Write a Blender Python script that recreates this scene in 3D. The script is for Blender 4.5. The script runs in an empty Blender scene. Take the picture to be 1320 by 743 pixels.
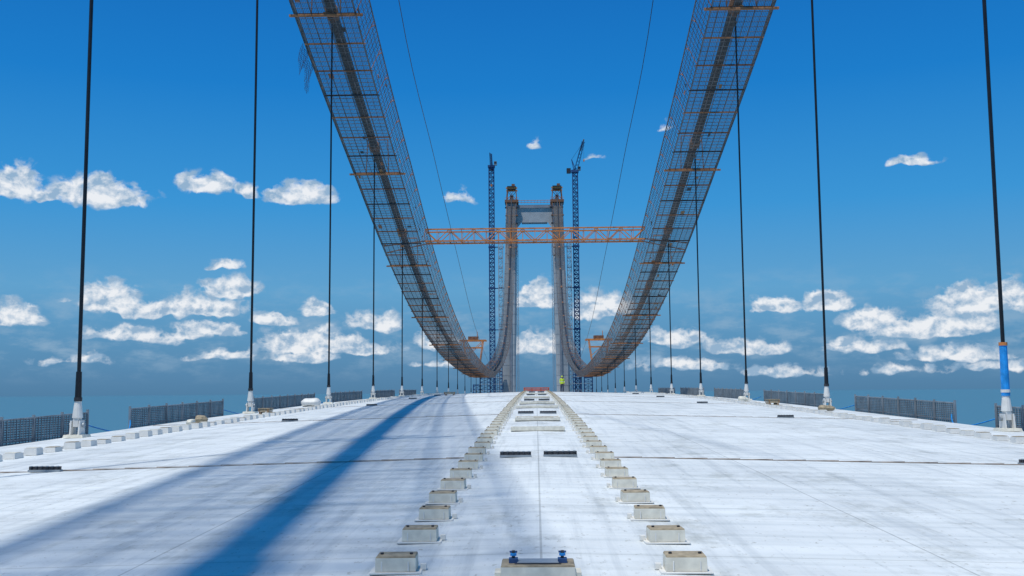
import bpy, bmesh, math, random
from mathutils import Vector, Matrix
random.seed(7)
scene = bpy.context.scene
scene.view_settings.view_transform = 'Standard'
scene.view_settings.look = 'None'
scene.view_settings.exposure = 0
F = 1337.0

# ------------------------------------------------------------ materials
def mat(name, col, rough=0.6, metal=0.0, var=0.15, scale=3.0, bump=0.0, spec=0.4):
    m = bpy.data.materials.new(name); m.use_nodes = True
    nt = m.node_tree; b = nt.nodes['Principled BSDF']
    b.inputs['Roughness'].default_value = rough
    b.inputs['Metallic'].default_value = metal
    b.inputs['Specular IOR Level'].default_value = spec
    tc = nt.nodes.new('ShaderNodeTexCoord')
    n = nt.nodes.new('ShaderNodeTexNoise'); n.inputs['Scale'].default_value = scale
    n.inputs['Detail'].default_value = 4
    nt.links.new(tc.outputs['Object'], n.inputs['Vector'])
    r = nt.nodes.new('ShaderNodeValToRGB')
    r.color_ramp.elements[0].position = 0.3; r.color_ramp.elements[1].position = 0.7
    r.color_ramp.elements[0].color = [c*(1-var) for c in col]+[1]
    r.color_ramp.elements[1].color = [min(1, c*(1+var)) for c in col]+[1]
    nt.links.new(n.outputs['Fac'], r.inputs['Fac'])
    nt.links.new(r.outputs['Color'], b.inputs['Base Color'])
    if bump:
        bp = nt.nodes.new('ShaderNodeBump'); bp.inputs['Strength'].default_value = bump
        bp.inputs['Distance'].default_value = 0.02
        nt.links.new(n.outputs['Fac'], bp.inputs['Height'])
        nt.links.new(bp.outputs['Normal'], b.inputs['Normal'])
    return m

M_white = mat('white_paint', (0.74,0.72,0.67), 0.5, var=0.08, scale=5)
M_cream = mat('cream_block', (0.72,0.68,0.57), 0.7, var=0.14, scale=9, bump=0.2)
M_tan = mat('tan_plate', (0.36,0.29,0.19), 0.7, var=0.35, scale=14)
M_black = mat('black_sheath', (0.012,0.012,0.014), 0.4, var=0.3)
M_cable = mat('cable_steel', (0.055,0.055,0.06), 0.5, 0.3, var=0.3, scale=2)
M_orange = mat('orange_steel', (0.62,0.22,0.06), 0.55, var=0.35, scale=1.5)
M_rust = mat('rust_steel', (0.24,0.11,0.06), 0.8, var=0.4, scale=2)
M_faded = mat('faded_orange_beam', (0.38,0.17,0.08), 0.75, var=0.4, scale=1.2)
M_wire = mat('galvanised_wire', (0.13,0.13,0.135), 0.55, 0.1, var=0.4, scale=1)
M_conc = mat('tower_concrete', (0.42,0.43,0.43), 0.85, var=0.12, scale=0.25)  # faint cool tint puts distance haze into the tower concrete
M_concd = mat('tower_concrete_dark', (0.26,0.28,0.31), 0.85, var=0.15, scale=0.4)  # darker, bluer concrete for leg bands, strips, beam faces and lattice
M_blue = mat('blue_steel', (0.03,0.08,0.20), 0.5, var=0.3)
M_bluebr = mat('blue_wrap', (0.02,0.28,0.70), 0.4, var=0.25, scale=6)
M_dark = mat('dark_steel', (0.05,0.05,0.055), 0.5, 0.3, var=0.4, scale=8)
M_grey = mat('grey_steel', (0.28,0.31,0.33), 0.5, 0.2, var=0.3, scale=2)
M_girder = mat('girder_paint', (0.40,0.42,0.44), 0.6)
M_seam = mat('seam_grime', (0.36,0.29,0.23), 0.8, var=0.5, scale=5)
M_red = mat('red_paint', (0.55,0.10,0.03), 0.5, var=0.25)
M_hiviz = mat('hi_vis_vest', (0.65,0.80,0.05), 0.7)
M_skin = mat('skin', (0.50,0.28,0.18), 0.6)
M_brown = mat('brown_wood', (0.25,0.15,0.08), 0.8, var=0.3)

def mesh_alpha(name, col, cell=0.1, wire=0.2, ax=(0,1)):
    m = bpy.data.materials.new(name); m.use_nodes = True
    nt = m.node_tree; b = nt.nodes['Principled BSDF']
    b.inputs['Base Color'].default_value = (*col,1); b.inputs['Roughness'].default_value = 0.6
    tc = nt.nodes.new('ShaderNodeTexCoord'); sp = nt.nodes.new('ShaderNodeSeparateXYZ')
    nt.links.new(tc.outputs['Object'], sp.inputs[0])
    outs = []
    for a in ax:
        d = nt.nodes.new('ShaderNodeMath'); d.operation='DIVIDE'; d.inputs[1].default_value = cell
        nt.links.new(sp.outputs[a], d.inputs[0])
        f = nt.nodes.new('ShaderNodeMath'); f.operation='FRACT'; nt.links.new(d.outputs[0], f.inputs[0])
        l = nt.nodes.new('ShaderNodeMath'); l.operation='LESS_THAN'; l.inputs[1].default_value = wire
        nt.links.new(f.outputs[0], l.inputs[0]); outs.append(l)
    mx = nt.nodes.new('ShaderNodeMath'); mx.operation='MAXIMUM'
    nt.links.new(outs[0].outputs[0], mx.inputs[0]); nt.links.new(outs[1].outputs[0], mx.inputs[1])
    nt.links.new(mx.outputs[0], b.inputs['Alpha'])
    return m
M_netfloor = mesh_alpha('wire_mesh_floor', (0.10,0.10,0.10), 0.11, 0.24, (0,1))
M_netside = mesh_alpha('wire_mesh_side', (0.12,0.12,0.12), 0.14, 0.13, (2,1))
M_netrail = mesh_alpha('railing_mesh', (0.11,0.13,0.15), 0.07, 0.45, (2,1))

# ------------------------------------------------------------ mesh builder
class MB:
    def __init__(s): s.v=[]; s.f=[]; s.m=[]; s.mats=[]
    def mi(s, m):
        if m not in s.mats: s.mats.append(m)
        return s.mats.index(m)
    def face(s, pts, m):
        i=len(s.v); s.v += [tuple(p) for p in pts]; s.f.append(tuple(range(i,i+len(pts)))); s.m.append(s.mi(m))
    def box(s, c, d, m, top=1.0, rz=0.0, R=None):
        cx,cy,cz=c; a,b,h=d[0]/2,d[1]/2,d[2]/2
        P=[(-a,-b,-h),(a,-b,-h),(a,b,-h),(-a,b,-h),(-a*top,-b*top,h),(a*top,-b*top,h),(a*top,b*top,h),(-a*top,b*top,h)]
        if R is None: R = Matrix.Rotation(rz,3,'Z')
        i=len(s.v)
        for p in P:
            q=R@Vector(p); s.v.append((q.x+cx,q.y+cy,q.z+cz))
        k=s.mi(m)
        for f in [(0,3,2,1),(4,5,6,7),(0,1,5,4),(1,2,6,5),(2,3,7,6),(3,0,4,7)]:
            s.f.append(tuple(i+j for j in f)); s.m.append(k)
    def tube(s, p0, p1, r, m, n=4, r1=None, cap=True):
        p0=Vector(p0); p1=Vector(p1); d=(p1-p0)
        if d.length<1e-6: return
        if r1 is None: r1=r
        q=d.to_track_quat('Z','Y'); i=len(s.v); k=s.mi(m)
        for P,rr in ((p0,r),(p1,r1)):
            for j in range(n):
                a=2*math.pi*(j+0.5)/n
                w=P+q@Vector((math.cos(a)*rr,math.sin(a)*rr,0)); s.v.append(tuple(w))
        for j in range(n):
            s.f.append((i+j,i+(j+1)%n,i+n+(j+1)%n,i+n+j)); s.m.append(k)
        if cap:
            s.f.append(tuple(i+j for j in reversed(range(n)))); s.m.append(k)
            s.f.append(tuple(i+n+j for j in range(n))); s.m.append(k)
    def path(s, pts, r, m, n=6):
        i=len(s.v); k=s.mi(m); pts=[Vector(p) for p in pts]
        for a,P in enumerate(pts):
            d=(pts[min(a+1,len(pts)-1)]-pts[max(a-1,0)]).normalized()
            side=d.cross(Vector((0,0,1)));
            if side.length<1e-4: side=Vector((1,0,0))
            side.normalize(); up=side.cross(d)
            for j in range(n):
                t=2*math.pi*(j+0.5)/n
                s.v.append(tuple(P+side*math.cos(t)*r+up*math.sin(t)*r))
        for a in range(len(pts)-1):
            for j in range(n):
                s.f.append((i+a*n+j,i+a*n+(j+1)%n,i+(a+1)*n+(j+1)%n,i+(a+1)*n+j)); s.m.append(k)
    def obj(s, name, smooth=False, parent=None):
        me=bpy.data.meshes.new(name); me.from_pydata(s.v,[],s.f)
        for m in s.mats: me.materials.append(m)
        me.polygons.foreach_set('material_index', s.m)
        if smooth: me.polygons.foreach_set('use_smooth',[True]*len(s.f))
        me.update()
        o=bpy.data.objects.new(name, me); scene.collection.objects.link(o)
        if parent: o.parent=parent
        return o

# ------------------------------------------------------------ profile
def deck_z(y, x=0.0):
    yy=min(y,320.0)
    z=0.0252*yy-9.64e-5*yy*yy
    if y>320: z += (0.0252-2*9.64e-5*320)*(y-320)
    return z-0.025*abs(x)
CP=[(-90,86),(-40,65),(0,50.5),(40,37.2),(73,27.2),(94,21.9),(113,17.4),(133,13.7),(160,10.5),(187,8.7),(240,7.0),(288,7.2),(350,10.6),(410,16.0),(468,25.5),(520,42),(567,67.5),(600,94),(628,121)]
def cable_z(y):
    if y<=CP[0][0]: return CP[0][1]
    if y>=CP[-1][0]: return CP[-1][1]
    for i in range(len(CP)-1):
        if CP[i][0]<=y<=CP[i+1][0]: break
    def sl(k):
        a=CP[max(k-1,0)]; b=CP[min(k+1,len(CP)-1)]
        return (b[1]-a[1])/(b[0]-a[0])
    x0,z0=CP[i]; x1,z1=CP[i+1]; h=x1-x0; t=(y-x0)/h
    return (2*t**3-3*t**2+1)*z0+(t**3-2*t**2+t)*h*sl(i)+(-2*t**3+3*t**2)*z1+(t**3-t**2)*h*sl(i+1)
W=14.0
SEG=19.19

# ------------------------------------------------------------ deck
def deck_material():
    m=bpy.data.materials.new('white_waterproofing'); m.use_nodes=True
    nt=m.node_tree; b=nt.nodes['Principled BSDF']; N=nt.nodes; L=nt.links
    b.inputs['Roughness'].default_value=0.7; b.inputs['Specular IOR Level'].default_value=0.3
    tc=N.new('ShaderNodeTexCoord')
    def noise(scale, sx=1, sy=1, det=5, rough=0.6):
        mp=N.new('ShaderNodeMapping'); mp.inputs['Scale'].default_value=(sx,sy,1)
        L.new(tc.outputs['Object'], mp.inputs['Vector'])
        n=N.new('ShaderNodeTexNoise'); n.inputs['Scale'].default_value=scale; n.inputs['Detail'].default_value=det
        n.inputs['Roughness'].default_value=rough
        L.new(mp.outputs[0], n.inputs['Vector']); return n.outputs['Fac']
    def ramp(f, stops):
        r=N.new('ShaderNodeValToRGB'); L.new(f,r.inputs['Fac'])
        r.color_ramp.elements[0].position=stops[0][0]; r.color_ramp.elements[0].color=(*stops[0][1],1)
        r.color_ramp.elements[1].position=stops[1][0]; r.color_ramp.elements[1].color=(*stops[1][1],1)
        return r.outputs['Color']
    def mul(a,c,f=1.0):
        x=N.new('ShaderNodeMix'); x.data_type='RGBA'; x.blend_type='MULTIPLY'; x.inputs[0].default_value=f
        L.new(a,x.inputs[6]); L.new(c,x.inputs[7]); return x.outputs[2]
    c=ramp(noise(0.45), [(0.35,(0.685,0.705,0.695)),(0.62,(0.79,0.81,0.79))])
    c=mul(c, ramp(noise(1.0,4.0,0.12,5,0.7), [(0.34,(0.83,0.84,0.85)),(0.5,(1,1,1))]))
    c=mul(c, ramp(noise(1.2,1,0.6,7,0.75), [(0.34,(0.76,0.76,0.74)),(0.47,(1,1,1))]))
    c=mul(c, ramp(noise(14,1,0.5,3,0.7), [(0.28,(0.66,0.64,0.60)),(0.39,(1,1,1))]))
    c=mul(c, ramp(noise(0.5,0.3,7.0,4,0.6), [(0.38,(0.88,0.89,0.895)),(0.52,(1,1,1))]))
    c=mul(c, ramp(noise(0.22,1,0.5,6,0.65), [(0.36,(0.86,0.87,0.88)),(0.5,(1,1,1))]))
    sp=N.new('ShaderNodeSeparateXYZ'); L.new(tc.outputs['Object'], sp.inputs[0])
    def lines(o, period, width, off=0.0):
        a=N.new('ShaderNodeMath'); a.operation='ADD'; a.inputs[1].default_value=off; L.new(sp.outputs[o],a.inputs[0])
        d=N.new('ShaderNodeMath'); d.operation='DIVIDE'; d.inputs[1].default_value=period; L.new(a.outputs[0],d.inputs[0])
        f=N.new('ShaderNodeMath'); f.operation='FRACT'; L.new(d.outputs[0],f.inputs[0])
        l=N.new('ShaderNodeMath'); l.operation='LESS_THAN'; l.inputs[1].default_value=width/period; L.new(f.outputs[0],l.inputs[0])
        return l.outputs[0]
    for o,p,w,k,off in ((0,3.55,0.022,0.70,0.0125),(1,SEG/6,0.04,0.80,0.3)):
        x=N.new('ShaderNodeMix'); x.data_type='RGBA'; x.inputs[7].default_value=(k,k,k*.99,1); x.inputs[6].default_value=(1,1,1,1)
        L.new(lines(o,p,w,off), x.inputs[0]); c=mul(c,x.outputs[2])
    L.new(c,b.inputs['Base Color'])
    bp=N.new('ShaderNodeBump'); bp.inputs['Strength'].default_value=0.45; bp.inputs['Distance'].default_value=0.02
    L.new(noise(3.0,1,0.7,7,0.7), bp.inputs['Height'])
    wv=N.new('ShaderNodeTexWave'); wv.wave_type='BANDS'; wv.bands_direction='Y'; wv.inputs['Scale'].default_value=.55
    wv.inputs['Distortion'].default_value=1.2; wv.inputs['Detail'].default_value=1; wv.inputs['Detail Scale'].default_value=.3
    L.new(tc.outputs['Object'],wv.inputs['Vector'])
    b2=N.new('ShaderNodeBump'); b2.inputs['Strength'].default_value=.6; b2.inputs['Distance'].default_value=.014
    L.new(wv.outputs['Fac'],b2.inputs['Height']); L.new(bp.outputs[0],b2.inputs['Normal'])
    L.new(b2.outputs[0], b.inputs['Normal'])
    return m
M_deck=deck_material()

d=MB()
ys=[-70+i*4 for i in range(0,178)]
prof=[(-15.6,-0.95),(-14.55,-0.95),(-14.5,None),(-11.9,None),(-6,None),(0,None),(6,None),(11.9,None),(14.5,None),(14.55,-0.95),(15.6,-0.95)]
bot=[(13.0,-3.2),(-13.0,-3.2)]
for a,b_ in zip(ys[:-1],ys[1:]):
    def ring(y):
        r=[(x, y, (deck_z(y)+z) if z is not None else deck_z(y,x)) for x,z in prof]
        r+=[(x,y,deck_z(y)+z) for x,z in bot]; return r
    r0,r1=ring(a),ring(b_); n=len(r0)
    for j in range(n):
        k=(j+1)%n
        m_=M_deck if 2<=j<=7 else (M_grey if j in (0,9) else M_girder)
        d.face([r0[j],r0[k],r1[k],r1[j]], m_)
deck=d.obj('bridge_deck')
deck.modifiers.new('weld','WELD')

s=MB()
for k in range(-2,9):
    y0=19.4+SEG*k
    if y0<-30: continue
    xs=[-14.3+0.6*i for i in range(int(28.6/0.6)+1)]
    wob=[random.uniform(-0.02,0.02) for _ in xs]
    for i in range(len(xs)-1):
        w0=0.05
        xm=(xs[i]+xs[i+1])/2
        if abs(xm)<1.3: continue
        s.face([(xs[i],y0-w0+wob[i],deck_z(y0-w0,xs[i])+.005),(xs[i+1],y0-w0+wob[i+1],deck_z(y0-w0,xs[i+1])+.005),
                (xs[i+1],y0+w0-wob[i+1],deck_z(y0+w0,xs[i+1])+.005),(xs[i],y0+w0-wob[i],deck_z(y0+w0,xs[i])+.005)], M_seam)
        s.box((xm, y0, deck_z(y0,xm)+.011),(0.62,0.03,0.010),M_seam)
s.obj('expansion_joint')

# ------------------------------------------------------------ median blocks
b=MB()
for side in (-1,1):
    y=7.15
    while y<128:
        x=side*1.17+random.uniform(-.02,.02); z=deck_z(y,x); rz=random.uniform(-.05,.05)
        b.box((x,y,z+.009),(0.42,0.34,0.014),M_white,rz=rz)
        b.box((x,y,z+.072),(0.33,0.27,0.108),M_cream,top=0.985,rz=rz)
        b.box((x,y,z+.133),(0.325,0.265,0.014),M_tan,top=0.95,rz=rz)
        for dx in (-.12,.12):
            b.tube((x+dx,y-.02,z+.139),(x+dx,y-.02,z+.155),.016,M_dark,6)
            b.box((x+dx*.9,y-.138,z+.06),(.012,.006,.08),M_white,rz=rz)
        b.box((x-side*.215,y+.03,z+.035),(0.05,0.06,0.05),M_white,rz=rz)
        y+=1.46+random.uniform(-.06,.06)
ob=b.obj('median_anchor_blocks')
bv=ob.modifiers.new('bevel','BEVEL'); bv.width=.006; bv.segments=2; bv.limit_method='ANGLE'
e=MB()
for side in (-1,1):
    y=8.0
    while y<135:
        x=side*11.7+random.uniform(-.03,.03); z=deck_z(y,x)
        hh=0.13+random.uniform(-.03,.04)
        e.box((x,y,z+hh/2+.004),(0.30,0.36,hh),M_white,top=0.93,rz=random.uniform(-.08,.08))
        e.box((x,y,z+hh+.012),(0.24,0.28,.012),M_tan if random.random()<.4 else M_cream,rz=random.uniform(-.05,.05))
        y+=.95+random.uniform(-.08,.08)
    for k in range(0,34):
        y0=-4+4.1*k
        e.box((side*12.05,y0+2,deck_z(y0+2,12.05)+.03),(0.12,4.0,0.06),M_white,R=Matrix.Rotation((0.0252-2*9.64e-5*(y0+2)),3,'X'))
e.obj('edge_anchor_blocks')

def clamp_bar(x,y,w):
    c=MB(); z=deck_z(y,x)
    c.box((x,y,z+.025),(w,0.12,0.04),M_grey)
    c.box((x,y,z+.075),(w*0.98,0.05,0.06),M_dark)
    n=max(3,int(w/0.09))
    for i in range(n):
        xx=x-w/2+w*(i+.5)/n
        c.tube((xx,y-.035,z+.045),(xx,y-.035,z+.10),.018,M_dark,6)
        c.tube((xx,y-.035,z+.10),(xx,y-.035,z+.115),.026,M_grey,6)
    c.obj('joint_clamp_bar')
for k in range(0,5):
    y0=19.35+SEG*k
    for (x,w) in ((-.42,.58),(.40,.62),(-9.15,.60),(9.1,.60)):
        clamp_bar(x,y0+random.uniform(-.1,.1)-(.12 if abs(x)<1 else 0),w)

c=MB(); y=8.25; x=-0.03; z=deck_z(y,x)
c.box((x,y,z+.055),(0.58,0.36,0.10),M_cream,top=0.98)
c.box((x,y,z+.112),(0.57,0.35,0.013),M_tan,top=.97)
c.box((x,y,z+.121),(0.36,0.24,0.004),M_dark)
c.box((x,y,z+.127),(0.32,0.20,0.006),M_grey)
for dx in (-.19,.19):
    c.box((x+dx,y-.02,z+.135),(0.07,0.09,0.035),M_blue)
    c.tube((x+dx,y-.02,z+.15),(x+dx,y-.02,z+.21),.014,M_dark,8)
    c.tube((x+dx,y-.02,z+.17),(x+dx,y-.02,z+.19),.028,M_bluebr,6)
    c.tube((x+dx-.03,y-.02,z+.20),(x+dx+.03,y-.02,z+.20),.008,M_blue,6)
for dx in (-.31,.31):
    c.box((x+dx,y,z+.03),(0.05,0.2,0.05),M_cream)
ob=c.obj('inspection_hatch_box')
bv=ob.modifiers.new('bevel','BEVEL'); bv.width=.005; bv.segments=2; bv.limit_method='ANGLE'

for yy,wd,ln,mm in ((27.5,1.3,.5,M_white),(33.5,1.3,1.6,M_white),(45.0,1.7,.5,M_tan),(52.0,1.6,3.0,M_white),(66,1.5,2.2,M_white),(83,1.6,2.0,M_tan)):
    c=MB(); z=deck_z(yy)
    sl=0.0252-2*9.64e-5*yy
    R=Matrix.Rotation(sl,3,'X')
    c.box((0,yy,z+.03),(wd,ln,.05),mm,R=R)
    c.box((0,yy-ln/2-.03,z+.05),(wd+.1,.05,.09),M_cream)
    c.box((0,yy+ln/2+.03,z+.05),(wd+.1,.05,.09),M_cream)
    for sx in (-1,1): c.box((sx*(wd/2+.03),yy,z+.05),(.05,ln,.09),M_cream,R=R)
    c.box((.2,yy,z+.065),(wd*.5,ln*.6,.012),M_tan if mm is M_white else M_rust,R=R)
    c.obj('cable_tray')

c=MB(); y=117; z=deck_z(y)
for k in range(3): c.box((0,y,z+.10+.15*k),(2.9,.12,.10),M_red)
for x in (-1.35,-.5,.5,1.35):
    c.box((x,y+.09,z+.22),(.09,.05,.44),M_rust); c.box((x,y,z+.02),(.12,.9,.03),M_rust)
c.obj('red_barrier')

# ------------------------------------------------------------ main cables
def rng(a,b_,st):
    o=[];y=a
    while y<b_: o.append(y); y+=st
    o.append(b_); return o
for side in (-1,1):
    c=MB()
    c.path([(side*W,y,cable_z(y)) for y in rng(-90,626,3)],0.36,M_cable,12)
    for y in rng(-80,600,6.4):
        p0=Vector((side*W,y,cable_z(y))); p1=Vector((side*W,y+.12,cable_z(y+.12)))
        c.tube(p0,p1,.385,M_dark,12,cap=False)
    c.obj('main_suspension_cable',smooth=True)

    k=MB()
    FL=-1.45; HW=2.0; SW=2.75; SH=0.15
    yy=rng(-90,622,5)
    def P(y,dx,dz): return (side*W+dx,y,cable_z(y)+dz)
    sect=[(-SW,SH),(-HW-.12,FL+.1),(-HW,FL),(HW,FL),(HW+.12,FL+.1),(SW,SH)]
    for dx in [-2,-1.5,-1,-.5,0,.5,1,1.5,2]:
        k.path([P(y,dx,FL-.02) for y in yy],.032 if abs(dx)!=2 else .06,M_wire,4)
    for sgn in (-1,1):
        for t in (0.25,.5,.75,1.0):
            k.path([P(y,sgn*(HW+(SW-HW)*t),FL+(SH-FL)*t) for y in yy],.024 if t<1 else .055,M_wire,4)
    y=-88
    i=0
    while y<620:
        st=0.55 if 40<y<260 else (0.8 if y<=40 else 1.2)
        r=.020 if y<260 else .026
        pts=[P(y,a,b2) for a,b2 in sect]
        k.tube(pts[0],pts[2],r,M_wire,3,cap=False)
        k.tube(pts[2],pts[3],r*1.4,M_wire,3,cap=False)
        k.tube(pts[3],pts[5],r,M_wire,3,cap=False)
        if i%6==0:
            mm=M_faded if (i//6)%3==0 else M_rust if (i//6)%3==1 else M_dark
            k.box((side*W,y,cable_z(y)+FL-.07),(4.3,.08,.08),mm)
            for sgn in (-1,1):
                k.tube(P(y,sgn*HW,FL),P(y,sgn*SW,SH+.03),.032,M_faded if (i//6)%2 else M_rust,4)
                k.tube(P(y,sgn*(SW-.25),SH-.5),P(y+.5,sgn*SW,SH),.04,M_orange,4)
        if i%42==0:
            k.box((side*W,y,cable_z(y)+FL-.16),(5.0,.20,.14),M_faded)
            for sgn in (-1,1):
                k.tube(P(y,sgn*1.0,FL),P(y,sgn*.9,1.5),.05,M_rust,4)
            k.tube(P(y,-.9,1.5),P(y,.9,1.5),.06,M_orange,4)
        y+=st; i+=1
    for a,b2 in zip(yy[:-1],yy[1:]):
        k.face([P(a,-HW,FL+.02),P(a,HW,FL+.02),P(b2,HW,FL+.02),P(b2,-HW,FL+.02)],M_netfloor)
        for sgn in (-1,1):
            k.face([P(a,sgn*HW,FL+.02),P(a,sgn*SW,SH),P(b2,sgn*SW,SH),P(b2,sgn*HW,FL+.02)],M_netside)
    for _ in range(70):
        y=random.uniform(60,260); dx=random.uniform(-1.9,1.5); w=random.uniform(.15,.4); l=random.uniform(.2,.9)
        k.face([P(y,dx,FL-.05),P(y,dx+w,FL-.05),P(y+l,dx+w,FL-.05),P(y+l,dx,FL-.05)],random.choice([M_brown,M_dark,M_rust,M_faded]))
    for _ in range(60):
        y=random.uniform(60,260); sg=random.choice((-1,1)); t=random.uniform(.1,.8)
        k.tube(P(y,sg*(HW+(SW-HW)*t),FL+(SH-FL)*t),P(y+random.uniform(.2,.7),sg*(HW+(SW-HW)*t),FL+(SH-FL)*t),.05,random.choice([M_orange,M_faded,M_dark]),4)
    k.obj('catwalk')

c=MB(); y0=73; 
for i in range(10):
    for j in range(4):
        def q(i_,j_):
            y=y0+i_*.35; return (-W-2.75-.10*j_-.08*math.sin(i_*1.3+j_),y,cable_z(y)-.2-.35*j_-.15*math.sin(i_*.9)*j_)
        c.face([q(i,j),q(i+1,j),q(i+1,j+1),q(i,j+1)],M_netside)
        c.tube(q(i,j),q(i,j+1),.014,M_blue,3,cap=False); c.tube(q(i,j),q(i+1,j),.014,M_blue,3,cap=False)
c.obj('debris_net')

# cross bridge between catwalks
c=MB(); y=109; zt=cable_z(y)+.45; X=11.6
for yy in (y-1.0,y+1.0):
    for zz in (zt,zt-1.25):
        c.tube((-X,yy,zz),(X,yy,zz),.10,M_orange,4)
    n=18
    for i in range(n):
        x0=-X+2*X*i/n; x1=-X+2*X*(i+1)/n
        c.tube((x0,yy,zt-1.25 if i%2 else zt),(x1,yy,zt if i%2 else zt-1.25),.06,M_orange,4)
        c.tube((x0,yy,zt),(x0,yy,zt-1.25),.04,M_orange,4)
for i in range(37):
    x0=-X+2*X*i/36
    c.tube((x0,y-1,zt-1.25),(x0,y+1,zt-1.25),.035,M_rust,4)
for sg in (-1,1):
    for yy in (y-1,y+1): c.tube((sg*X,yy,zt-1.25),(sg*(W+1.9),yy,cable_z(yy)-1.5),.08,M_rust,4)
c.face([(-X,y-.95,zt-1.18),(X,y-.95,zt-1.18),(X,y+.95,zt-1.18),(-X,y+.95,zt-1.18)],M_netfloor)
c.obj('catwalk_cross_bridge')

# hauling ropes
for sgn,lat in ((-1,9.0),(1,8.1)):
    c=MB()
    pts=[(0,64),(40,43),(67,28.0),(92,22.6),(122,16.8),(154,11.2),(200,7.0),(260,4.0)]
    PP=[]
    for i in range(len(pts)-1):
        for t in range(6):
            f=t/6; p0=pts[max(i-1,0)];p1=pts[i];p2=pts[i+1];p3=pts[min(i+2,len(pts)-1)]
            q=lambda a,b3,c3,d3:0.5*((2*b3)+(-a+c3)*f+(2*a-5*b3+4*c3-d3)*f*f+(-a+3*b3-3*c3+d3)*f**3)
            PP.append((sgn*lat,q(p0[0],p1[0],p2[0],p3[0]),q(p0[1],p1[1],p2[1],p3[1])))
    PP.append((sgn*lat,260,4.0))
    c.path(PP,.026,M_dark,5); c.obj('hauling_rope')

# ------------------------------------------------------------ hangers
def hanger(side,y,wrap=False):
    c=MB(); x=side*W; z0=deck_z(y,x); zc=cable_z(y)
    c.box((x,y,z0+.05),(.62,.62,.09),M_cream,top=.92)
    for s2 in (-.13,.13):
        c.box((x+s2,y,z0+.30),(.05,.42,.44),M_white,top=.75)
    c.tube((x-.22,y,z0+.38),(x+.22,y,z0+.38),.075,M_grey,10)
    c.box((x,y,z0+.50),(.16,.26,.34),M_white)
    c.tube((x,y,z0+.60),(x,y,z0+1.10),.16,M_white,12,r1=.10)
    c.tube((x,y,z0+1.10),(x,y,z0+1.22),.12,M_dark,12)
    c.tube((x,y,z0+1.22),(x,y,z0+2.0),.10,M_black,12,r1=.085)
    c.tube((x,y,z0+2.0),(x,y,zc-.3),.058,M_black,8)
    c.tube((x,y-.5,cable_z(y-.5)),(x,y+.5,cable_z(y+.5)),.44,M_faded,12)
    c.box((x,y,zc-.58),(.16,.5,.5),M_rust)
    if wrap:
        c.tube((x,y,z0+1.05),(x,y,z0+2.55),.125,M_bluebr,12,r1=.11)
        c.tube((x,y,z0+1.15),(x,y,z0+1.24),.135,M_white,12)
        c.tube((x,y,z0+2.55),(x,y,z0+2.65),.125,M_orange,12)
    c.obj('suspension_hanger')
for k in range(-3,30):
    y=31.5+SEG*k
    for side in (-1,1): hanger(side,y,wrap=(k==0 and side==1))

# ------------------------------------------------------------ railings
def railing(side,y0,y1):
    c=MB(); x=side*15.3
    def Z(y): return deck_z(y)-.95
    n=max(1,round((y1-y0)/2.0)); T=1.22
    for i in range(n+1):
        y=y0+(y1-y0)*i/n
        c.box((x,y,Z(y)+T/2+.04),(.07,.07,T+.08+random.uniform(0,.06)),M_grey)
    for i in range(n):
        a=y0+(y1-y0)*i/n; b2=y0+(y1-y0)*(i+1)/n
        for h in (.12,.6,T):
            c.tube((x,a,Z(a)+h),(x,b2,Z(b2)+h),.03,M_grey,4)
        c.face([(x+.01,a,Z(a)+.1),(x+.01,b2,Z(b2)+.1),(x+.01,b2,Z(b2)+T),(x+.01,a,Z(a)+T)],M_netrail)
        m=10
        for j in range(m):
            yy=a+(b2-a)*(j+.5)/m
            c.tube((x-.02*side,yy,Z(yy)+.1),(x-.02*side,yy,Z(yy)+T),.016,M_grey,4)
    c.obj('mesh_railing')
for a,b2 in ((20,35.2),(38.9,50.5),(56.0,71.5),(77,91),(96,112),(116,132)):
    railing(-1,a,b2); railing(1,a-(.3),b2-(1 if a>50 else 0))
for side in (-1,1):
    for a,b2 in ((35.2,38.9),(50.5,56.0),(71.5,77)):
        c=MB()
        for h in (.45,.8):
            pts=[]
            for i in range(9):
                t=i/8; y=a+(b2-a)*t
                pts.append((side*(15.3-.5*math.sin(t*3.1)),y,deck_z(y)-.95+h-.35*math.sin(math.pi*t)))
            c.path(pts,.022,M_bluebr,5)
        c.obj('safety_rope')

def sack(x,y,sx,sy,sz,m):
    bm=bmesh.new(); bmesh.ops.create_icosphere(bm,subdivisions=3,radius=1)
    for v in bm.verts:
        p=v.co; n=1+0.18*math.sin(p.x*3.1+y)+.12*math.cos(p.y*4+x)+.06*math.sin(p.z*9)
        v.co=Vector((math.copysign(abs(p.x)**.6,p.x)*sx*n,math.copysign(abs(p.y)**.6,p.y)*sy*n,max(-.8,p.z)*sz*n))
    me=bpy.data.meshes.new('material_sack'); bm.to_mesh(me); bm.free(); me.materials.append(m)
    for p in me.polygons: p.use_smooth=True
    o=bpy.data.objects.new('material_sack',me); o.location=(x,y,deck_z(y,x)+sz*.78); scene.collection.objects.link(o)
sack(-13.4,61.5,.45,.4,.28,M_white)
sack(-13.1,40.5,.22,.3,.14,M_tan)
sack(-12.9,38.6,.16,.25,.10,M_cream)
sack(13.2,48,.3,.3,.14,M_tan)
sack(13.0,66,.3,.3,.16,M_cream)
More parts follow.
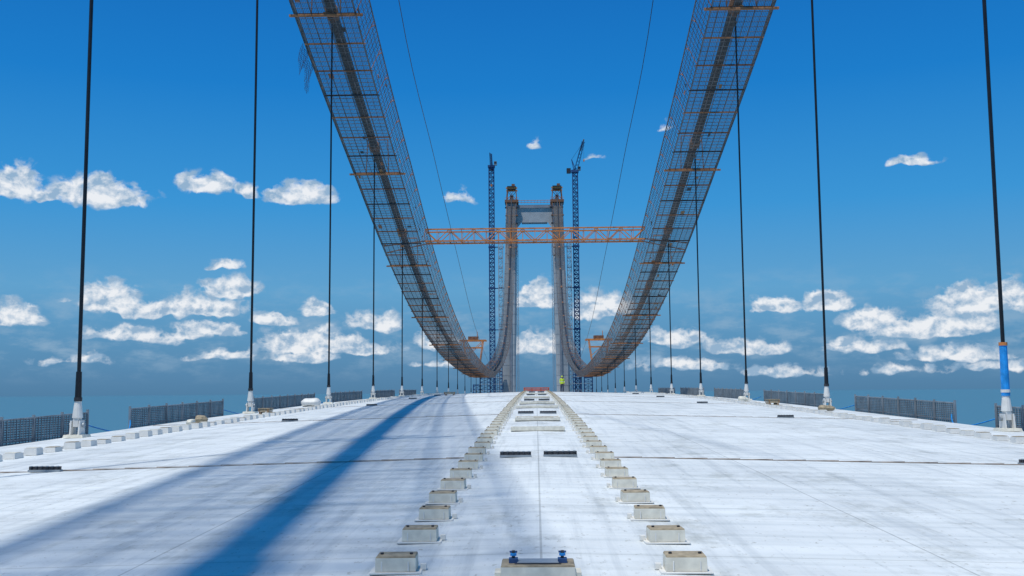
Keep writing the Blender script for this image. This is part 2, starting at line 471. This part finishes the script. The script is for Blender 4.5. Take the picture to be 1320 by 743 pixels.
def crate(x,y,w,l,h,m):
    c=MB(); z=deck_z(y,x)
    for s2 in (-1,1): c.box((x+s2*w*.35,y,z+.05),(.09,l,.09),M_brown)
    for i in range(3):
        c.box((x,y,z+.10+h*(i+.5)/3),(w,l,h/3-.015),m,top=.99)
    for s2 in (-1,1): c.box((x+s2*(w/2-.04),y-l/2-.012,z+.1+h/2),(.06,.02,h),M_brown)
    c.box((x,y,z+.115+h),(w+.04,l+.04,.025),m)
    c.obj('timber_crate')
crate(12.9,57.5,.6,.9,.18,M_tan); crate(-12.8,49,.5,.8,.14,M_tan)
crate(-8,96,1.0,.8,.2,M_tan)

# ------------------------------------------------------------ tower
TY=640; ZT=118.0; ZB=-45
def lattice(c,x,y,z0,z1,w,m,step,r=.12,wy=None):
    wy=wy or w
    cs=[(-w/2,-wy/2),(w/2,-wy/2),(w/2,wy/2),(-w/2,wy/2)]
    for a,b2 in cs: c.tube((x+a,y+b2,z0),(x+a,y+b2,z1),r*1.5,m,4)
    z=z0; i=0
    while z<z1-.1:
        zz=min(z+step,z1)
        for j in range(4):
            a=cs[j]; b3=cs[(j+1)%4]
            c.tube((x+a[0],y+a[1],zz),(x+b3[0],y+b3[1],zz),r,m,4,cap=False)
            if i%2: a,b3=b3,a
            c.tube((x+a[0],y+a[1],z),(x+b3[0],y+b3[1],zz),r,m,4,cap=False)
        z=zz; i+=1
c=MB()
def legbox(side,z0,z1,m,w0,w1,dep,x0,x1):
    P=[]
    for z,w,x in ((z0,w0,x0),(z1,w1,x1)):
        ch=.9
        for a,b2 in ((-w/2,-dep/2+ch),(-w/2+ch,-dep/2),(w/2-ch,-dep/2),(w/2,-dep/2+ch),(w/2,dep/2-ch),(w/2-ch,dep/2),(-w/2+ch,dep/2),(-w/2,dep/2-ch)):
            P.append((side*x+a,TY+b2,z))
    for j in range(8):
        k=(j+1)%8; c.face([P[j],P[k],P[8+k],P[8+j]],m)
    c.face(P[8:],m)
nz=26
for side in (-1,1):
    for i in range(nz):
        a=ZB+(ZT-ZB)*i/nz; b2=ZB+(ZT-ZB)*(i+1)/nz
        f=i/nz; g=(i+1)/nz
        xx=lambda t:17.6-3.3*t; ww=lambda t:8.8-2.0*t
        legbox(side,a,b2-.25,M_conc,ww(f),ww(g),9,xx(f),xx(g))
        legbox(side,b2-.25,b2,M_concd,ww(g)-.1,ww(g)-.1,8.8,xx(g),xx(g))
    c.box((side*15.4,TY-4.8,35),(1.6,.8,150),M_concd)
for s2 in (-1,1):
    c.face([(0,TY-3.5,ZT-1),(s2*11.2,TY-3.5,ZT-1),(s2*11.2,TY-3.5,ZT-16),(s2*8,TY-3.5,ZT-12),(0,TY-3.5,ZT-12)],M_conc)
c.face([(-11.2,TY-3.5,ZT-1),(11.2,TY-3.5,ZT-1),(11.2,TY+3.5,ZT-1),(-11.2,TY+3.5,ZT-1)],M_conc)
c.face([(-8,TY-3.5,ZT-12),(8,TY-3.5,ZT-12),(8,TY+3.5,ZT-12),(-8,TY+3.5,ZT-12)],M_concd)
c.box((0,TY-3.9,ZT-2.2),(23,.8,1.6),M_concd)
c.box((0,TY,-6),(32,7,9),M_conc)
tower=c.obj('bridge_tower')
for side in (-1,1):
    c=MB(); x=side*14.1
    c.box((x,TY-1,ZT+1.0),(8.4,12,1.6),M_rust)
    c.box((x,TY,ZT+3.6),(2.2,9,3.2),M_dark,top=.8)
    for a in (-3.2,3.2):
        for yy in (-4.5,4.5):
            c.tube((x+a,TY+yy,ZT+1.8),(x+a*.8,TY+yy,ZT+9.5),.4,M_rust,4)
    for yy in (-4.5,4.5):
        c.box((x,TY+yy,ZT+9.6),(7.0,.9,.9),M_orange)
        c.tube((x-3,TY+yy,ZT+2),(x+2.7,TY+yy,ZT+9.2),.2,M_rust,4)
        c.tube((x+3,TY+yy,ZT+2),(x-2.7,TY+yy,ZT+9.2),.2,M_rust,4)
    c.box((x,TY,ZT+10.4),(5.5,10.5,.7),M_dark); c.box((x+1,TY-2,ZT+11.6),(2,2,1.8),M_rust)
    for a in range(9):
        c.tube((x-4.2+a*1.05,TY-7,ZT+1.8),(x-4.2+a*1.05,TY-7,ZT+3.1),.08,M_orange,4)
    c.tube((x-4.2,TY-7,ZT+3.1),(x+4.2,TY-7,ZT+3.1),.1,M_orange,4)
    for k in range(7):
        zz=ZT-3-k*5
        c.box((x+random.uniform(-.5,.5),TY-6.0,zz),(8.4-.6*k,2.2,.7),M_rust if k%2 else M_dark)
        for a in (-3.2,-1.5,0,1.5,3.2): c.tube((x+a,TY-6.8,zz),(x+a*.95,TY-6.8,zz+5),.2,random.choice([M_rust,M_rust,M_dark,M_orange]),4)
    c.obj('cable_saddle_frame')
    c=MB()
    lattice(c,side*21.3,TY-1,-20,93,2.6,M_girder,3.0,.14,wy=4)
    for z in range(-18,92,6): c.box((side*21.3,TY-1,z),(2.8,4,.3),M_girder)
    lattice(c,side*11.0,TY-3,-20,96,1.2,M_concd,3.0,.10,wy=1.2)
    c.obj('stair_tower')
c=MB()
for zz in (ZT+.4,ZT+1.7): c.tube((-10,TY-4.2,zz),(10,TY-4.2,zz),.18,M_orange,4)
for i in range(11): c.tube((-10+2*i,TY-4.2,ZT-.2),(-10+2*i,TY-4.2,ZT+1.7),.1,M_rust,4)
c.obj('tower_top_handrail')

def crane(x,y,ztop,luff):
    c=MB(); lattice(c,x,y,-40,ztop,3.1,M_blue,2.6,.26)
    z=-12
    while z<ztop-40:
        c.box((x,y,z),(4.2,4.2,.7),M_blue); 
        sx=-1 if x>0 else 1
        for yy in (-1,1): c.tube((x,y+yy,z),(x+sx*7.5,y+yy*2.5,z),.2,M_blue,4)
        z+=26
    c.box((x,y,ztop+.6),(4.4,4.4,1.2),M_blue)
    c.box((x+2.6,y-1.4,ztop+2.3),(1.8,2.2,2.4),M_grey)
    c.box((x+2.6,y-2.55,ztop+2.6),(1.5,.1,1.3),M_dark)
    def latbeam(p0,p1,w,m,n):
        p0=Vector(p0);p1=Vector(p1);dd=(p1-p0).normalized(); sd=dd.cross(Vector((0,1,0))).normalized()
        o=[sd*w/2+Vector((0,w/2,0)),sd*w/2-Vector((0,w/2,0)),-sd*w/2]
        for q in o: c.tube(p0+q,p1+q*.5,.2,m,4)
        for i in range(n):
            a=p0.lerp(p1,i/n); b3=p0.lerp(p1,(i+1)/n)
            for j in range(3): c.tube(a+o[j],b3+o[(j+1)%3]*1.0,.13,m,4)
    if luff:
        latbeam((x+.5,y,ztop+1.5),(x+5.2,y-10,ztop+17.5),2.0,M_blue,8)
        c.tube((x+3.6,y-7,ztop+13),(x+5.4,y-10,ztop+19),.35,M_rust,6)
        latbeam((x,y,ztop+1.5),(x-4.0,y+7,ztop+2.2),1.6,M_blue,4)
        c.box((x-3.8,y+6.5,ztop+2.6),(2.6,3,3),M_dark)
        c.tube((x-.6,y,ztop+1.2),(x-2.0,y+2,ztop+9),.25,M_blue,4)
        c.tube((x+.8,y,ztop+1.2),(x-2.0,y+2,ztop+9),.25,M_blue,4)
        c.tube((x-2.0,y+2,ztop+9),(x+5.2,y-10,ztop+17.5),.08,M_dark,4)
        c.tube((x+5.2,y-10,ztop+17.5),(x+5.2,y-10,ztop+6),.06,M_dark,4); c.box((x+5.2,y-10,ztop+5.5),(.8,.8,1.2),M_orange)
    else:
        latbeam((x,y,ztop+1.5),(x+.8,y-26,ztop+3),1.8,M_blue,14)
        latbeam((x,y,ztop+1.5),(x-.4,y+10,ztop+2),1.6,M_blue,5)
        c.box((x-.4,y+9,ztop+1.2),(2.4,3,2.6),M_dark)
        c.tube((x,y,ztop+1),(x,y,ztop+7),.5,M_blue,4,r1=.2)
        c.tube((x,y,ztop+7),(x+.8,y-20,ztop+3),.1,M_dark,4); c.tube((x,y,ztop+7),(x-.4,y+9,ztop+2.4),.1,M_dark,4)
        c.tube((x+.6,y-15,ztop+2),(x+.6,y-15,ztop-14),.06,M_dark,4); c.box((x+.6,y-15,ztop-14.5),(1,1,1.4),M_orange)
    c.obj('tower_crane')
crane(-27.0,646,143,False)
crane(25.9,646,139,True)

for x,w,zt_ in ((-31,6,12),(-23,5,20),(25,5,13),(31.5,5,10),(-36,4,6)):
    c=MB(); lattice(c,x,630,-30,zt_,w,M_blue,2.2,.16,wy=4)
    for z in range(-2,int(zt_),4): c.box((x,630,z+.2),(w+.6,4.6,.25),M_girder)
    c.obj('scaffold_tower')

for side in (-1,1):
    c=MB(); y=232; x=side*W; z=cable_z(y)+.7
    for dx in (-2.2,2.2):
        for dy in (-2,2):
            c.tube((x+dx*.6,y+dy,z-1.1),(x+dx,y+dy,z+5.2),.13,M_orange,4)
    for dy in (-2,2):
        c.tube((x-2.9,y+dy,z+5.2),(x+2.9,y+dy,z+5.2),.18,M_orange,4)
        c.tube((x-2.2,y+dy,z+3.6),(x+2.2,y+dy,z+3.6),.12,M_orange,4)
        c.tube((x-1.8,y+dy,z+1.5),(x+2.2,y+dy,z+5),.08,M_orange,4)
    for dx in (-2.9,0,2.9): c.tube((x+dx,y-2,z+5.2),(x+dx,y+2,z+5.2),.12,M_orange,4)
    c.box((x,y,z+5.7),(2.2,2.0,.8),M_rust); c.tube((x+.9,y,z+5.8),(x+.9,y,z+7.2),.1,M_orange,4)
    c.obj('cable_gantry')

# ------------------------------------------------------------ worker
def skin_fig(name,verts,edges,rad,m,sub=2,parent=None,root=0):
    me=bpy.data.meshes.new(name); me.from_pydata(verts,edges,[]); o=bpy.data.objects.new(name,me)
    scene.collection.objects.link(o); me.materials.append(m)
    sk=o.modifiers.new('skin','SKIN'); sk.use_smooth_shade=True
    for i,r in enumerate(rad):
        v=me.skin_vertices[0].data[i]; v.radius=(r,r) if not isinstance(r,tuple) else r
        v.use_root=(i==root)
    s3=o.modifiers.new('sub','SUBSURF'); s3.levels=sub; s3.render_levels=sub
    if parent: o.parent=parent
    return o
yw=116; xw=2.85
wk=bpy.data.objects.new('worker',None); scene.collection.objects.link(wk); wk.location=(xw,yw,deck_z(yw,xw)); wk.rotation_euler=(0,0,.25)
V=[(0,0,.95),(0,0,1.12),(0,0,1.32),(0,.01,1.46),(0,0,1.54),
   (-.19,0,1.42),(-.25,-.02,1.15),(-.24,-.13,.92),(.19,0,1.42),(.26,.02,1.15),(.22,-.12,.95),
   (-.10,0,.90),(-.12,-.02,.50),(-.13,.03,.10),(-.14,-.13,.04),(.10,0,.90),(.13,-.01,.50),(.15,.03,.10),(.17,-.13,.04)]
E=[(0,1),(1,2),(2,3),(3,4),(3,5),(5,6),(6,7),(3,8),(8,9),(9,10),(0,11),(11,12),(12,13),(13,14),(0,15),(15,16),(16,17),(17,18)]
Rr=[(.17,.12),(.16,.115),(.18,.125),.09,.06,.075,.055,.04,.075,.055,.04,.10,.075,.055,.04,.10,.075,.055,.04]
body=skin_fig('body',V,E,Rr,M_hiviz,2,wk)
def clothes():
    m=M_hiviz.copy(); m.name='work_clothes'; nt=m.node_tree; b4=nt.nodes['Principled BSDF']
    tc=nt.nodes.new('ShaderNodeTexCoord'); sp=nt.nodes.new('ShaderNodeSeparateXYZ'); nt.links.new(tc.outputs['Object'],sp.inputs[0])
    r=nt.nodes.new('ShaderNodeValToRGB'); r.color_ramp.interpolation='CONSTANT'
    mp=nt.nodes.new('ShaderNodeMath'); mp.operation='DIVIDE'; mp.inputs[1].default_value=2.0
    nt.links.new(sp.outputs[2],mp.inputs[0]); nt.links.new(mp.outputs[0],r.inputs[0])
    el=r.color_ramp.elements
    el[0].position=0; el[0].color=(.02,.02,.02,1)
    el[1].position=.045; el[1].color=(.03,.04,.08,1)
    for p,cc in ((.44,(.65,.8,.05,1)),(.56,(.7,.7,.7,1)),(.585,(.65,.8,.05,1)),(.745,(.5,.28,.18,1))):
        q=el.new(p); q.color=cc
    nt.links.new(r.outputs[0],b4.inputs['Base Color']); return m
body.data.materials[0]=clothes()
for sx,hx,hy,hz in ((-1,-.235,-.15,.90),(1,.215,-.14,.93)):
    vs=[(hx,hy,hz),(hx,hy-.02,hz-.07)]; es=[(0,1)]; rr=[.026,.03]
    for i in range(4):
        bx=hx+(-.024+.016*i)
        vs+= [(bx,hy-.03,hz-.11),(bx,hy-.035-.005*i,hz-.15+.006*abs(i-1.5)),(bx,hy-.02,hz-.175+.008*abs(i-1.5))]
        n=len(vs); es+=[(1,n-3),(n-3,n-2),(n-2,n-1)]; rr+=[.009,.008,.007]
    vs+=[(hx-sx*.03,hy-.04,hz-.06),(hx-sx*.035,hy-.06,hz-.10)]; n=len(vs); es+=[(0,n-2),(n-2,n-1)]; rr+=[.01,.008]
    skin_fig('hand',vs,es,rr,M_skin,1,wk)
bm=bmesh.new(); bmesh.ops.create_uvsphere(bm,u_segments=24,v_segments=18,radius=1)
for v in bm.verts:
    p=v.co; fr=max(0,-p.y)
    x=p.x*.077; yv=p.y*.098; z=p.z*.118
    if p.z<0: x*=1-.25*(-p.z)
    nose=math.exp(-((p.x/.14)**2+((p.z+.12)/.2)**2))*fr*.026
    eye=sum(math.exp(-(((p.x-q)/.15)**2+((p.z-.03)/.10)**2)) for q in (-.38,.38))*fr*.008
    mouth=math.exp(-((p.x/.3)**2+((p.z+.5)/.06)**2))*fr*.005
    v.co=(x,yv-nose+eye+mouth,z)
me=bpy.data.meshes.new('head'); bm.to_mesh(me); bm.free(); me.materials.append(M_skin)
for p in me.polygons: p.use_smooth=True
o=bpy.data.objects.new('head',me); o.location=(0,-.01,1.655); o.parent=wk; scene.collection.objects.link(o)
c=MB()
for q in (-1,1):
    c.tube((q*.029,-.093,.004),(q*.029,-.098,.004),.010,M_white,8); c.tube((q*.029,-.098,.004),(q*.029,-.100,.004),.005,M_black,8)
    c.box((q*.078,0,-.01),(.015,.04,.06),M_skin,top=.8)
c.box((0,-.092,-.058),(.04,.01,.01),M_red)
f=c.obj('face_features'); f.location=(0,-.01,1.655); f.parent=wk
bm=bmesh.new(); bmesh.ops.create_uvsphere(bm,u_segments=24,v_segments=14,radius=1)
bmesh.ops.delete(bm,geom=[v for v in bm.verts if v.co.z<-.05],context='VERTS')
for v in bm.verts:
    v.co=Vector((v.co.x*.10,v.co.y*.125,v.co.z*.095))
    if v.co.z<.02: v.co.x*=1.12; v.co.y*=1.15
me=bpy.data.meshes.new('hard_hat'); bm.to_mesh(me); bm.free(); me.materials.append(M_hiviz)
o=bpy.data.objects.new('hard_hat',me); o.location=(0,0,1.70); o.parent=wk; scene.collection.objects.link(o)

# ------------------------------------------------------------ river
m=bpy.data.materials.new('hazed_river_water'); m.use_nodes=True
b5=m.node_tree.nodes['Principled BSDF']; b5.inputs['Base Color'].default_value=(0.075,0.20,0.285,1)  # base colour includes blue distance haze, matched to the horizon sky
b5.inputs['Roughness'].default_value=.8; b5.inputs['Specular IOR Level'].default_value=.05
nn=m.node_tree.nodes.new('ShaderNodeTexNoise'); nn.inputs['Scale'].default_value=.15; nn.inputs['Detail'].default_value=4
tc=m.node_tree.nodes.new('ShaderNodeTexCoord'); m.node_tree.links.new(tc.outputs['Object'],nn.inputs['Vector'])
bp=m.node_tree.nodes.new('ShaderNodeBump'); bp.inputs['Strength'].default_value=.2
m.node_tree.links.new(nn.outputs['Fac'],bp.inputs['Height']); m.node_tree.links.new(bp.outputs[0],b5.inputs['Normal'])
c=MB(); c.face([(45000*math.cos(a*math.pi/36),45000*math.sin(a*math.pi/36),-45) for a in range(72)],m); c.obj('river')

# ------------------------------------------------------------ camera
cam=bpy.data.cameras.new('camera'); co=bpy.data.objects.new('camera',cam); scene.collection.objects.link(co)
cam.sensor_width=36; cam.lens=F/1320*36; cam.clip_start=.05; cam.clip_end=100000
pit=math.atan(133.5/F); yaw=math.atan(30/F)
fw=Vector((-math.sin(yaw)*math.cos(pit),math.cos(yaw)*math.cos(pit),math.sin(pit)))
q=fw.to_track_quat('-Z','Y'); Rm=q.to_matrix()@Matrix.Rotation(math.radians(-.45),3,'Z')
co.matrix_world=Matrix.Translation((-.03,0,1.64))@Rm.to_4x4()
scene.camera=co

# ------------------------------------------------------------ sun + sky
sv=Vector((0.214,0.30,-1)).normalized()
sl=bpy.data.lights.new('sun','SUN'); sl.energy=3.4; sl.angle=math.radians(.5); sl.color=(1,.985,.93)
so=bpy.data.objects.new('sun',sl); so.rotation_euler=sv.to_track_quat('-Z','Y').to_euler(); scene.collection.objects.link(so)
w=bpy.data.worlds.new('World'); scene.world=w; w.use_nodes=True
w.cycles.sampling_method='MANUAL'; w.cycles.sample_map_resolution=256
nt=w.node_tree; N=nt.nodes; L=nt.links; bg=N['Background']; bg.inputs['Strength'].default_value=.1
sky=N.new('ShaderNodeTexSky'); sky.sky_type='NISHITA'; sky.sun_disc=False
sky.sun_elevation=math.asin(-sv.z); sky.sun_rotation=math.atan2(-sv.x,-sv.y)
sky.dust_density=.5; sky.ozone_density=2.0
def mth(op,a,b6=None,clamp=False):
    n=N.new('ShaderNodeMath'); n.operation=op; n.use_clamp=clamp
    for i,x in enumerate((a,b6)):
        if x is None: continue
        if isinstance(x,(int,float)): n.inputs[i].default_value=x
        else: L.new(x,n.inputs[i])
    return n.outputs[0]
def vm(op,a,b6=None):
    n=N.new('ShaderNodeVectorMath'); n.operation=op
    for i,x in enumerate((a,b6)):
        if x is None: continue
        if isinstance(x,tuple): n.inputs[i].default_value=x
        else: L.new(x,n.inputs[i])
    return n
tc=N.new('ShaderNodeTexCoord'); sp=N.new('ShaderNodeSeparateXYZ'); L.new(tc.outputs['Generated'],sp.inputs[0])
az=mth('ARCTAN2',sp.outputs[0],sp.outputs[1]); el=mth('ARCSINE',sp.outputs[2])
def s2l(c): return tuple(((x/255+.055)/1.055)**2.4 if x>10 else x/255/12.92 for x in c)
grad=N.new('ShaderNodeValToRGB'); L.new(mth('DIVIDE',el,.8),grad.inputs[0])
stops=[(-.0,(72,124,164)),(.02,(76,130,172)),(.12,(92,160,206)),(.22,(52,148,214)),(.36,(14,124,204)),(.55,(0,98,182)),(1,(8,108,172))]
e0=grad.color_ramp.elements
for i,(p,cc) in enumerate(stops):
    q2=e0[i] if i<2 else e0.new(p)
    q2.position=p; q2.color=(*s2l(cc),1)
sc=vm('MULTIPLY',grad.outputs[0],(10,10,10))
mix=N.new('ShaderNodeMix'); mix.data_type='RGBA'; mix.inputs[0].default_value=.95
L.new(sky.outputs[0],mix.inputs[6]); L.new(sc.outputs[0],mix.inputs[7])
base=mix.outputs[2]
clouds=[(20,236,38,28,1),(52,250,30,12,.9),(130,248,62,26,1),(98,246,30,18,1),(265,235,40,20,1),(322,246,20,11,.85),(393,248,50,18,1),
(592,251,24,16,.6),(685,185,22,10,.5),(850,158,22,9,.5),(760,202,26,5,.45),(1178,204,34,9,.85),(15,401,34,20,1),(143,380,46,28,1),(287,340,24,9,.85),
(200,396,44,17,.9),(262,391,60,20,.95),(300,370,38,19,1),(170,430,62,15,.85),(355,410,32,12,.95),(408,397,28,13,.95),(262,424,56,15,.85),(400,440,76,24,1),(485,411,48,18,.9),
(455,446,74,14,.8),(690,378,38,22,.95),(695,440,64,22,.8),(780,390,46,24,1),(1002,390,38,16,1),(1064,386,36,17,1),(1122,410,44,21,1),(1262,386,66,24,1),(1305,378,34,22,1),
(1205,417,86,19,1),(960,445,76,13,.8),(1230,455,80,15,.8),(1010,478,66,11,.7),(560,435,46,16,.75),(870,432,56,19,.85),(80,385,14,5,.4),(390,460,70,12,.75),(880,468,78,12,.7),(1120,444,60,13,.75),(285,455,70,10,.65),
(-60,420,50,16,.8),(1380,440,50,18,.8),(90,462,60,9,.5),(1160,475,70,10,.6),(570,465,60,8,.5),(1290,470,60,10,.6)]
def px2dir(u,v):
    dv=Rm@Vector(((u-660)/F,-(v-371.5)/F,-1)); dv.normalize()
    return math.atan2(dv.x,dv.y),math.asin(dv.z)
A0,A1=-.62,.58; E1=.30; H1=.05
items=[]
for (u,v,rx,ry,st) in clouds:
    a0,e1=px2dir(u,v+ry*.45); hw=rx*1.22/F
    items.append((a0-hw,a0+hw,a0,e1,ry*1.6/F,st))
items.sort()
rows=[]
for it in items:
    for r in rows:
        if it[0]>r[-1][1]+.007 and len(r)<10: r.append(it); break
    else: rows.append([it])
P0=N.new('ShaderNodeCombineXYZ'); L.new(az,P0.inputs[0]); L.new(el,P0.inputs[1])
def noise(vec,scale,det,rough,dist=0):
    n=N.new('ShaderNodeTexNoise'); n.inputs['Scale'].default_value=scale; n.inputs['Detail'].default_value=det
    n.inputs['Roughness'].default_value=rough; n.inputs['Distortion'].default_value=dist; L.new(vec,n.inputs['Vector']); return n
wn=noise(P0.outputs[0],34,2,.5)
wv=vm('MULTIPLY',vm('SUBTRACT',wn.outputs['Color'],(.5,.5,.5)).outputs[0],(.030,.018,0))
PW=vm('ADD',P0.outputs[0],wv.outputs[0]).outputs[0]
spw=N.new('ShaderNodeSeparateXYZ'); L.new(PW,spw.inputs[0])
fa=mth('DIVIDE',mth('SUBTRACT',spw.outputs[0],A0),A1-A0)
fe=spw.outputs[1]
acc=None
for r in rows:
    rp=N.new('ShaderNodeValToRGB'); L.new(fa,rp.inputs[0]); ce=rp.color_ramp.elements
    st=[]
    for (l,rr2,c0,e1,h,s5) in r:
        for pos,T in ((l,0),(c0,1),(rr2,0)):
            st.append(((pos-A0)/(A1-A0),(T,e1/E1,h/H1,s5)))
    for i,(p,cc) in enumerate(st):
        q2=ce[i] if i<2 else ce.new(p)
        q2.position=p; q2.color=cc
    s6=N.new('ShaderNodeSeparateColor'); L.new(rp.outputs['Color'],s6.inputs[0])
    dy=mth('DIVIDE',mth('SUBTRACT',fe,mth('MULTIPLY',s6.outputs[1],E1)),mth('MULTIPLY',s6.outputs[2],H1))
    dy=mth('MAXIMUM',dy,mth('MULTIPLY',dy,-3.0))
    dx=mth('SUBTRACT',1.0,s6.outputs[0])
    ln=mth('SQRT',mth('ADD',mth('MULTIPLY',dx,dx),mth('MULTIPLY',dy,dy)))
    val=mth('MULTIPLY',mth('SUBTRACT',1.0,ln,True),rp.outputs['Alpha'])
    acc=val if acc is None else mth('MAXIMUM',acc,val)
stretch=vm('MULTIPLY',P0.outputs[0],(1,1.2,1)).outputs[0]
n1=noise(stretch,62,6,.58,.2)
n2=noise(vm('ADD',stretch,(.003,-.0065,0)).outputs[0],62,4,.58,.2)
dens=mth('ADD',mth('MULTIPLY',acc,1.7),mth('MULTIPLY',mth('SUBTRACT',n1.outputs['Fac'],.5),2.3))
gate=mth('MULTIPLY',acc,5.0,True)
mr=N.new('ShaderNodeMapRange'); mr.interpolation_type='SMOOTHSTEP'; L.new(dens,mr.inputs[0]); mr.inputs[1].default_value=.28; mr.inputs[2].default_value=.78
alpha=mth('MULTIPLY',mr.outputs[0],gate)
n3=noise(vm('MULTIPLY',P0.outputs[0],(1,2.6,1)).outputs[0],20,5,.62)
mr2=N.new('ShaderNodeMapRange'); mr2.interpolation_type='SMOOTHSTEP'; L.new(n3.outputs['Fac'],mr2.inputs[0]); mr2.inputs[1].default_value=.44; mr2.inputs[2].default_value=.70
band=N.new('ShaderNodeValToRGB'); L.new(mth('MULTIPLY',el,5),band.inputs[0]); bb=band.color_ramp.elements
bb[0].position=.04; bb[0].color=(0,0,0,1); bb[1].position=.2; bb[1].color=(1,1,1,1); q3=bb.new(.38); q3.color=(.6,.6,.6,1); q4=bb.new(.6); q4.color=(0,0,0,1)
haze=mth('MULTIPLY',mth('MULTIPLY',mr2.outputs[0],band.outputs[0]),.55)
shade=mth('ADD',mth('MULTIPLY',mth('SUBTRACT',n1.outputs['Fac'],n2.outputs['Fac']),-4.2),mth('ADD',mth('MULTIPLY',dens,.34),.24),True)
cc=N.new('ShaderNodeMix'); cc.data_type='RGBA'; L.new(shade,cc.inputs[0]); cc.inputs[6].default_value=(3.0,4.5,6.2,1); cc.inputs[7].default_value=(8.7,8.9,9.2,1)
hz=N.new('ShaderNodeMix'); hz.data_type='RGBA'; L.new(haze,hz.inputs[0]); L.new(base,hz.inputs[6]); hz.inputs[7].default_value=(3.5,4.9,6.3,1)
fin=N.new('ShaderNodeMix'); fin.data_type='RGBA'; L.new(mth('MULTIPLY',alpha,.95),fin.inputs[0]); L.new(hz.outputs[2],fin.inputs[6]); L.new(cc.outputs[2],fin.inputs[7])
L.new(fin.outputs[2],bg.inputs['Color'])
